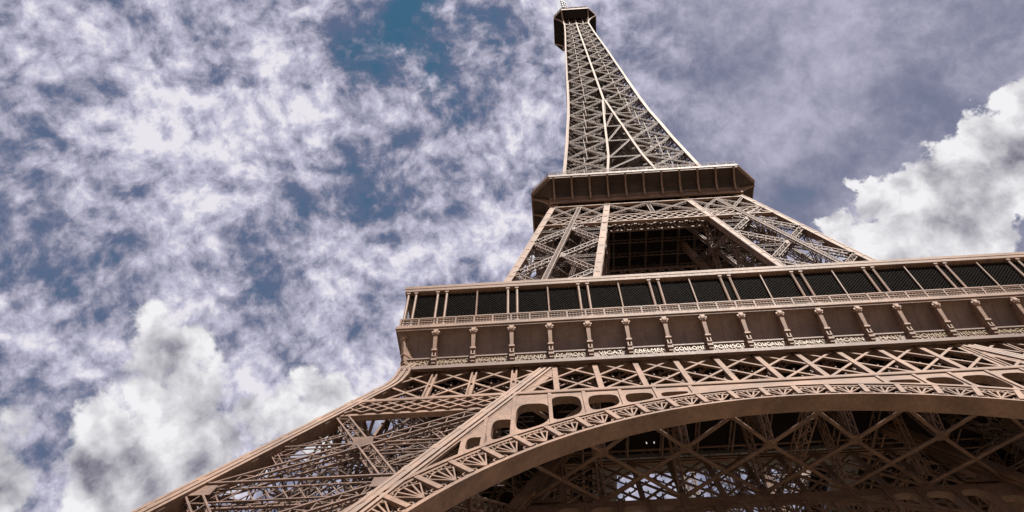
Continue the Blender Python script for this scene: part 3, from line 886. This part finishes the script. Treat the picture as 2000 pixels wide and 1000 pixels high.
# ------------------------------------------------------------------ second platform
def octa(h, c): return [(-h+c,-h),(h-c,-h),(h,-h+c),(h,h-c),(h-c,h),(-h+c,h),(-h,h-c),(-h,-h+c)]
def octa_ring(mb, h0, c0, z0, h1, c1, z1):
    a = [(x, y, z0) for x, y in octa(h0, c0)]; b = [(x, y, z1) for x, y in octa(h1, c1)]
    mb.raw(a+b, [(i, (i+1) % 8, (i+1) % 8+8, i+8) for i in range(8)])
s2 = MB()
# deck
a = [(x, y, 114.9) for x, y in octa(20.4, 3.4)]; b_ = [(x, y, 115.3) for x, y in octa(20.4, 3.4)]
s2.raw(a+b_, [tuple(range(7, -1, -1)), tuple(range(8, 16))]+[(i, (i+1) % 8, (i+1) % 8+8, i+8) for i in range(8)])
s2.box((-16.6,-16.6,111.2), (16.6,16.6,111.5))
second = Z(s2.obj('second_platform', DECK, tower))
sk = MB()                                              # skirt, curved outwards from the square foot
P = [(17.2, .05, 111.5), (17.22, .08, 112.4), (17.3, .15, 113.4), (17.6, .5, 114.1), (18.3, 1.2, 114.55), (19.3, 2.2, 114.8), (20.3, 3.2, 114.9)]
RB = [(17.25, 111.6), (17.45, 112.5), (17.95, 113.3), (18.75, 114.0), (19.7, 114.5), (20.45, 114.85)]
for p, q in zip(P[:3], P[1:3]): octa_ring(sk, p[0], p[1], p[2], q[0], q[1], q[2])
sk.obj('skirt_panel', PANEL, second)
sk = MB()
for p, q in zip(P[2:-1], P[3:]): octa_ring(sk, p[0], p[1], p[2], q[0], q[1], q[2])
sk.obj('soffit', DARK, second)  # shade under the cornice is painted in by the dark material
led = MB(); octa_ring(led, 17.2, .05, 111.2, 17.45, .05, 111.22); octa_ring(led, 17.45, .05, 111.22, 17.45, .05, 111.6); octa_ring(led, 17.45, .05, 111.6, 17.2, .05, 111.62)
octa_ring(led, 17.2, .1, 112.55, 17.5, .15, 112.56); octa_ring(led, 17.5, .15, 112.56, 17.35, .15, 112.7)
led.obj('ledge', IRON, second)
co = MB()
for (h0, z0, h1, z1) in ((20.3,114.9,20.6,114.92),(20.6,114.92,20.6,115.25),(20.6,115.25,20.73,115.27),(20.73,115.27,20.73,115.9),(20.73,115.9,20.3,115.92)):
    octa_ring(co, h0, 3.4, z0, h1, 3.4, z1)
co.obj('cornice', PANEL, second)
rl = MB()
oc = octa(20.6, 3.4)
for i in range(8):
    p, q = oc[i], oc[(i+1) % 8]
    for z in (117.1, 116.5): rl.seg((*p, z), (*q, z), .07, .07)
    L = math.dist(p, q); m = max(1, int(L/1.6))
    for j in range(m): f = j/m; rl.seg((p[0]+(q[0]-p[0])*f, p[1]+(q[1]-p[1])*f, 115.9), (p[0]+(q[0]-p[0])*f, p[1]+(q[1]-p[1])*f, 117.1), .07, .07)
rl.obj('railing', IRON2, second)
rb = MB()
loop = [V(-.17, -17.2, 111.6)]+[V(-.17, -p[0]-.22, p[2]) for p in P]+[V(-.17, -20.55, 114.95), V(-.17, -17.0, 114.95)]
for i in range(len(RB)-1):
    rb.seg(V(0, -RB[i][0]-.1, RB[i][1]), V(0, -RB[i+1][0]-.1, RB[i+1][1]), .3, .3)
    rb.raw([(-.05,-RB[i][0],RB[i][1]),(-.05,-RB[i+1][0],RB[i+1][1]),(-.05,-17.2,RB[i+1][1]+.02),(-.05,-17.2,RB[i][1])], [(0,1,2,3)])
rb.seg(V(0, -17.6, 111.62), V(0, -17.5, 112.4), .42, .3); rb.seg(V(0,-20.3,114.6), V(0,-20.6,115.0), .4, .3)
rib0 = rb.obj('bracket', IRON, second); fu = False
for side in range(4):
    a = side*math.pi/2
    for k in range(11):
        X = -16.45+k*3.29
        c = rib0 if not fu else rib0.copy()
        if fu: COL.objects.link(c)
        fu = True; c.parent = second; c.location = (X*math.cos(a), X*math.sin(a), 0); c.rotation_euler = (0, 0, a)
fm = MB()
for k in range(-5, 6):
    fm.lat((k*3.0, -16.4, 110.4), (k*3.0, 16.4, 110.4), 1.2, (1,0,0), 1.2, .16, .09); fm.lat((-16.4, k*3.0, 110.0), (16.4, k*3.0, 110.0), 1.0, (0,1,0), 1.0, .14, .08)
for X in (-2.2, 2.2):
    for Y in (-2.5, 2.5): fm.lat((X, Y, 57), (X, Y, 111), 1.4, (0,-1,0), 1.3, .2, .1, D=1.2, x=True)
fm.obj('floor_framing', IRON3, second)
# upper storey hints of the second floor (pavilion set back)
pv2 = MB(); pv2.box((-13, -13, 115.3), (13, 13, 119.5)); pv2.obj('pavilion_wall', DARK, second)

# ------------------------------------------------------------------ shaft
spire = Z(group('tapering_shaft', tower))
zs = [112, 118, 124, 130, 137, 147.2, 157, 166.5, 177, 187, 196, 204.6, 213, 221, 228.6, 236, 243, 249.6, 256, 262, 268, 273.5]
for k in range(4):
    a = k*math.pi/2; ca, sa = math.cos(a), math.sin(a)
    rot = lambda p: V(p[0]*ca-p[1]*sa, p[0]*sa+p[1]*ca, p[2])
    nr = rot(V(0, -1, 0)); sh = MB(); mr = MB()
    for z0, z1 in zip(zs[:-1], zs[1:]):
        w0, w1 = W(z0), W(z1); i0, i1 = I(z0), I(z1); s = .68 if z0 < 190 else .52
        sh.seg(rot(V(-w0+s/2, -w0+s/2, z0)), rot(V(-w1+s/2, -w1+s/2, z1)), s, s, nr)
        sh.seg(rot(V(-w0+s-.1, -w0, z0)), rot(V(-w1+s-.1, -w1, z1)), .16, .16, nr); sh.seg(rot(V(-w0+.1, -w0, z0)), rot(V(-w1+.1, -w1, z1)), .16, .16, nr)
        if i0 > 0:
            for g_ in (-1, 1):
                mr.seg(rot(V(g_*(i0+.3), -w0+.35, z0)), rot(V(g_*(i1+.3), -w1+.35, z1)), .5, .6, nr)
        else: mr.seg(rot(V(0, -w0+.35, z0)), rot(V(0, -w1+.35, z1)), .55, .6, nr)
    sh.obj('corner_beam', IRON, spire); mr.obj('middle_rib', IRON, spire)
sb = MB(); si = MB()
for z0, z1 in zip(zs[:-1], zs[1:]):
    w0, w1, i0, i1 = W(z0), W(z1), I(z0), I(z1); hi = z0 >= 170
    for g_ in (-1, 1):
        o0, o1 = g_*(w0-.7), g_*(w1-.7); n0, n1 = g_*(i0+.4), g_*(i1+.4)
        f0, f1 = -w0+.3, -w1+.3; wd = .42 if z0 < 170 else .32
        sb.lat(V(o0, f0, z0), V(n1, f1, z1), wd, (0,-1,0), .5, .08, .055, D=.3); sb.lat(V(n0, f0, z0), V(o1, f1, z1), wd, (0,-1,0), .5, .08, .055, D=.3)
        sb.lat(V(o0, f0, z0), V(n0, f0, z0), .35, (0,-1,0), .5, .08, .055)
        si.lat(V(o0, f0+1.6, z0), V(n0, f0+1.6, (z0+z1)/2), .3, (0,-1,0), .4, .07, .05); si.lat(V(n0, f0+1.6, (z0+z1)/2), V(o0, f0+1.6, z1), .3, (0,-1,0), .4, .07, .05)
        si.lat(V(n0, f0+2.4, z0), V(o0, f0+2.4, (z0+z1)/2), .3, (0,-1,0), .4, .07, .05); si.lat(V(o0, f0+2.4, (z0+z1)/2), V(n0, f0+2.4, z1), .3, (0,-1,0), .4, .07, .05)
        sb.seg(V((o0+n0)/2, f0+.3, z0), V((o0+n0)/2, f0+.3+0, z1), .12, .12)
    if i0 > .3 and z0 >= 118:
        sb.lat(V(-i0, -w0+.3, z0), V(i1, -w1+.3, z1), .35, (0,-1,0), .5, .1, .07)
        sb.lat(V(-i0, -w0+.3, z0), V(i0, -w0+.3, z0), .35, (0,-1,0), .5, .1, .07)
    # inner frames
    zm = (z0+z1)/2; wm = W(zm)
    for zz_, ww in ((z0, w0), (z0*.88+z1*.12, W(z0*.88+z1*.12)), (z0*.75+z1*.25, W(z0*.75+z1*.25)), (zm, wm), (z0*.25+z1*.75, W(z0*.25+z1*.75))):
        si.seg(V(-ww+.5, -ww+.5, zz_), V(ww-.5, ww-.5, zz_), .25, .3); si.seg(V(-ww+.5, 0, zz_), V(0, -ww+.5, zz_), .2, .3); si.seg(V(ww-.5, 0, zz_), V(0, -ww+.5, zz_), .2, .3)
        si.seg(V(0, -ww+.5, zz_), V(0, 0, zz_), .2, .3)
        si.lat(V(-ww*.5, -ww+.4, zz_), V(-ww*.5, 0, zz_), .4, (0,0,1), .5, .1, .07)
        si.lat(V(ww*.5, -ww+.4, zz_), V(ww*.5, 0, zz_), .4, (0,0,1), .5, .1, .07)
    if i0 > .3:      # inner faces of the merging legs
        for g_ in (-1, 1):
            si.lat(V(g_*i0, -w0+.6, z0), V(g_*i1, -i1-.3, z1), .4, (1,0,0), .5, .1, .07); si.lat(V(g_*i0, -i0-.3, z0), V(g_*i1, -w1+.6, z1), .4, (1,0,0), .5, .1, .07)
# lift shaft up the core
for x_ in (-1.6, 1.6):
    si.lat(V(x_, -1.6, 116), V(x_*.9, -1.5, 272), .8, (0,-1,0), .9, .14, .08, x=True)
    si.lat(V(x_*1.05, -3.4, 116), V(x_*.95, -2.2, 272), .5, (0,-1,0), .9, .1, .08)
cb_ = sb.obj('cross_bracing', IRON2, spire)
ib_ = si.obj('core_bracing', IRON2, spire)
for o in (cb_, ib_): around(o, spire)
# intermediate platform
ip = MB(); ip.box((-9.3,-9.3,195.2), (9.3,9.3,195.5)) if False else None

# ------------------------------------------------------------------ top platform
tp = MB()
a = [(x, y, 275.0) for x, y in octa(8.1, 3.0)]; b_ = [(x, y, 275.3) for x, y in octa(8.1, 3.0)]
tp.raw(a+b_, [tuple(range(7, -1, -1)), tuple(range(8, 16))]+[(i, (i+1) % 8, (i+1) % 8+8, i+8) for i in range(8)])
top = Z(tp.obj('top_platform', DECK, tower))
tf = MB(); octa_ring(tf, 8.2, 3.0, 274.6, 8.3, 3.05, 274.62); octa_ring(tf, 8.3, 3.05, 274.62, 8.3, 3.05, 275.9); octa_ring(tf, 8.3, 3.05, 275.9, 7.6, 2.8, 275.92)
tf.obj('fascia', PANEL, top)
tw = MB(); octa_ring(tw, 7.6, 2.8, 275.9, 7.6, 2.8, 279.4); octa_ring(tw, 7.8, 2.9, 279.4, 7.8, 2.9, 279.9)
tw.raw([(x, y, 279.9) for x, y in octa(7.8, 2.9)], [tuple(range(8))]); tw.obj('observation_cabin', DARK, top)
tk = MB()
for k in range(4):
    a = k*math.pi/2; ca, sa = math.cos(a), math.sin(a); rot = lambda p: V(p[0]*ca-p[1]*sa, p[0]*sa+p[1]*ca, p[2])
    for X, Xo in ((-4.6, -5.2), (4.6, 5.2)):
        pr = None
        for i in range(7):
            u = i/6; y = -4.6-(3.6)*(u**1.8); z = 266+8.7*(u**.75); q = rot(V(X+(Xo-X)*u, y, z))
            if pr is not None: tk.seg(pr, q, .42, .4, rot(V(0,-1,0)))
            pr = q
    for X in (-2.6, 0, 2.6): tk.seg(rot(V(X, -4.7, 266.5)), rot(V(X, -4.9, 272.5)), .22, .2)
    tk.seg(rot(V(-4.4, -4.75, 266.2)), rot(V(4.4, -4.75, 266.2)), .35, .3)
tk.obj('bracket', IRON, top)
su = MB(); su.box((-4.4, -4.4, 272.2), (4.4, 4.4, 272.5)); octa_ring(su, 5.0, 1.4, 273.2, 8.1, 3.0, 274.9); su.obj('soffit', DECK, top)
tr_ = MB(); oc = octa(8.2, 3.0)
for i in range(8):
    p, q = oc[i], oc[(i+1) % 8]
    for z in (277.4, 276.6): tr_.seg((*p, z), (*q, z), .08, .08)
    for j in range(6): f = j/6; tr_.seg((p[0]+(q[0]-p[0])*f, p[1]+(q[1]-p[1])*f, 275.9), (p[0]+(q[0]-p[0])*f, p[1]+(q[1]-p[1])*f, 277.4), .08, .08)
tr_.obj('railing', IRON2, top)
for (X, Y, h, r) in ((-4.1, -7.2, 17, .4), (-3.2, -7.2, 15, .32), (-2.5, -7.2, 13, .25), (-5.0, -7.2, 4.0, .2), (3.6, -7.4, 3.4, .18), (4.4, -7.4, 2.8, .3), (5.2, -6.6, 3.2, .2), (-7.0, -6.0, 2.2, .15), (-6.2, -6.6, 2.6, .15), (0, 0, 24, .9)):
    an = MB(); zb = 279.9 if abs(X) < 1 else 277.2
    tube(an, (X, Y, zb-.5), (X, Y, zb+h), .09 if X else .6, .06, 6)
    for j in range(4): tube(an, (X, Y, zb+h*(.3+.18*j)), (X, Y, zb+h*(.38+.18*j)), r, r, 8)
    for j in range(3): an.seg((X-r*2, Y, zb+h*(.35+.2*j)), (X+r*2, Y, zb+h*(.35+.2*j)), .07, .07)
    an.obj('antenna', GREY, top)
bpy.data.objects.remove(T0)
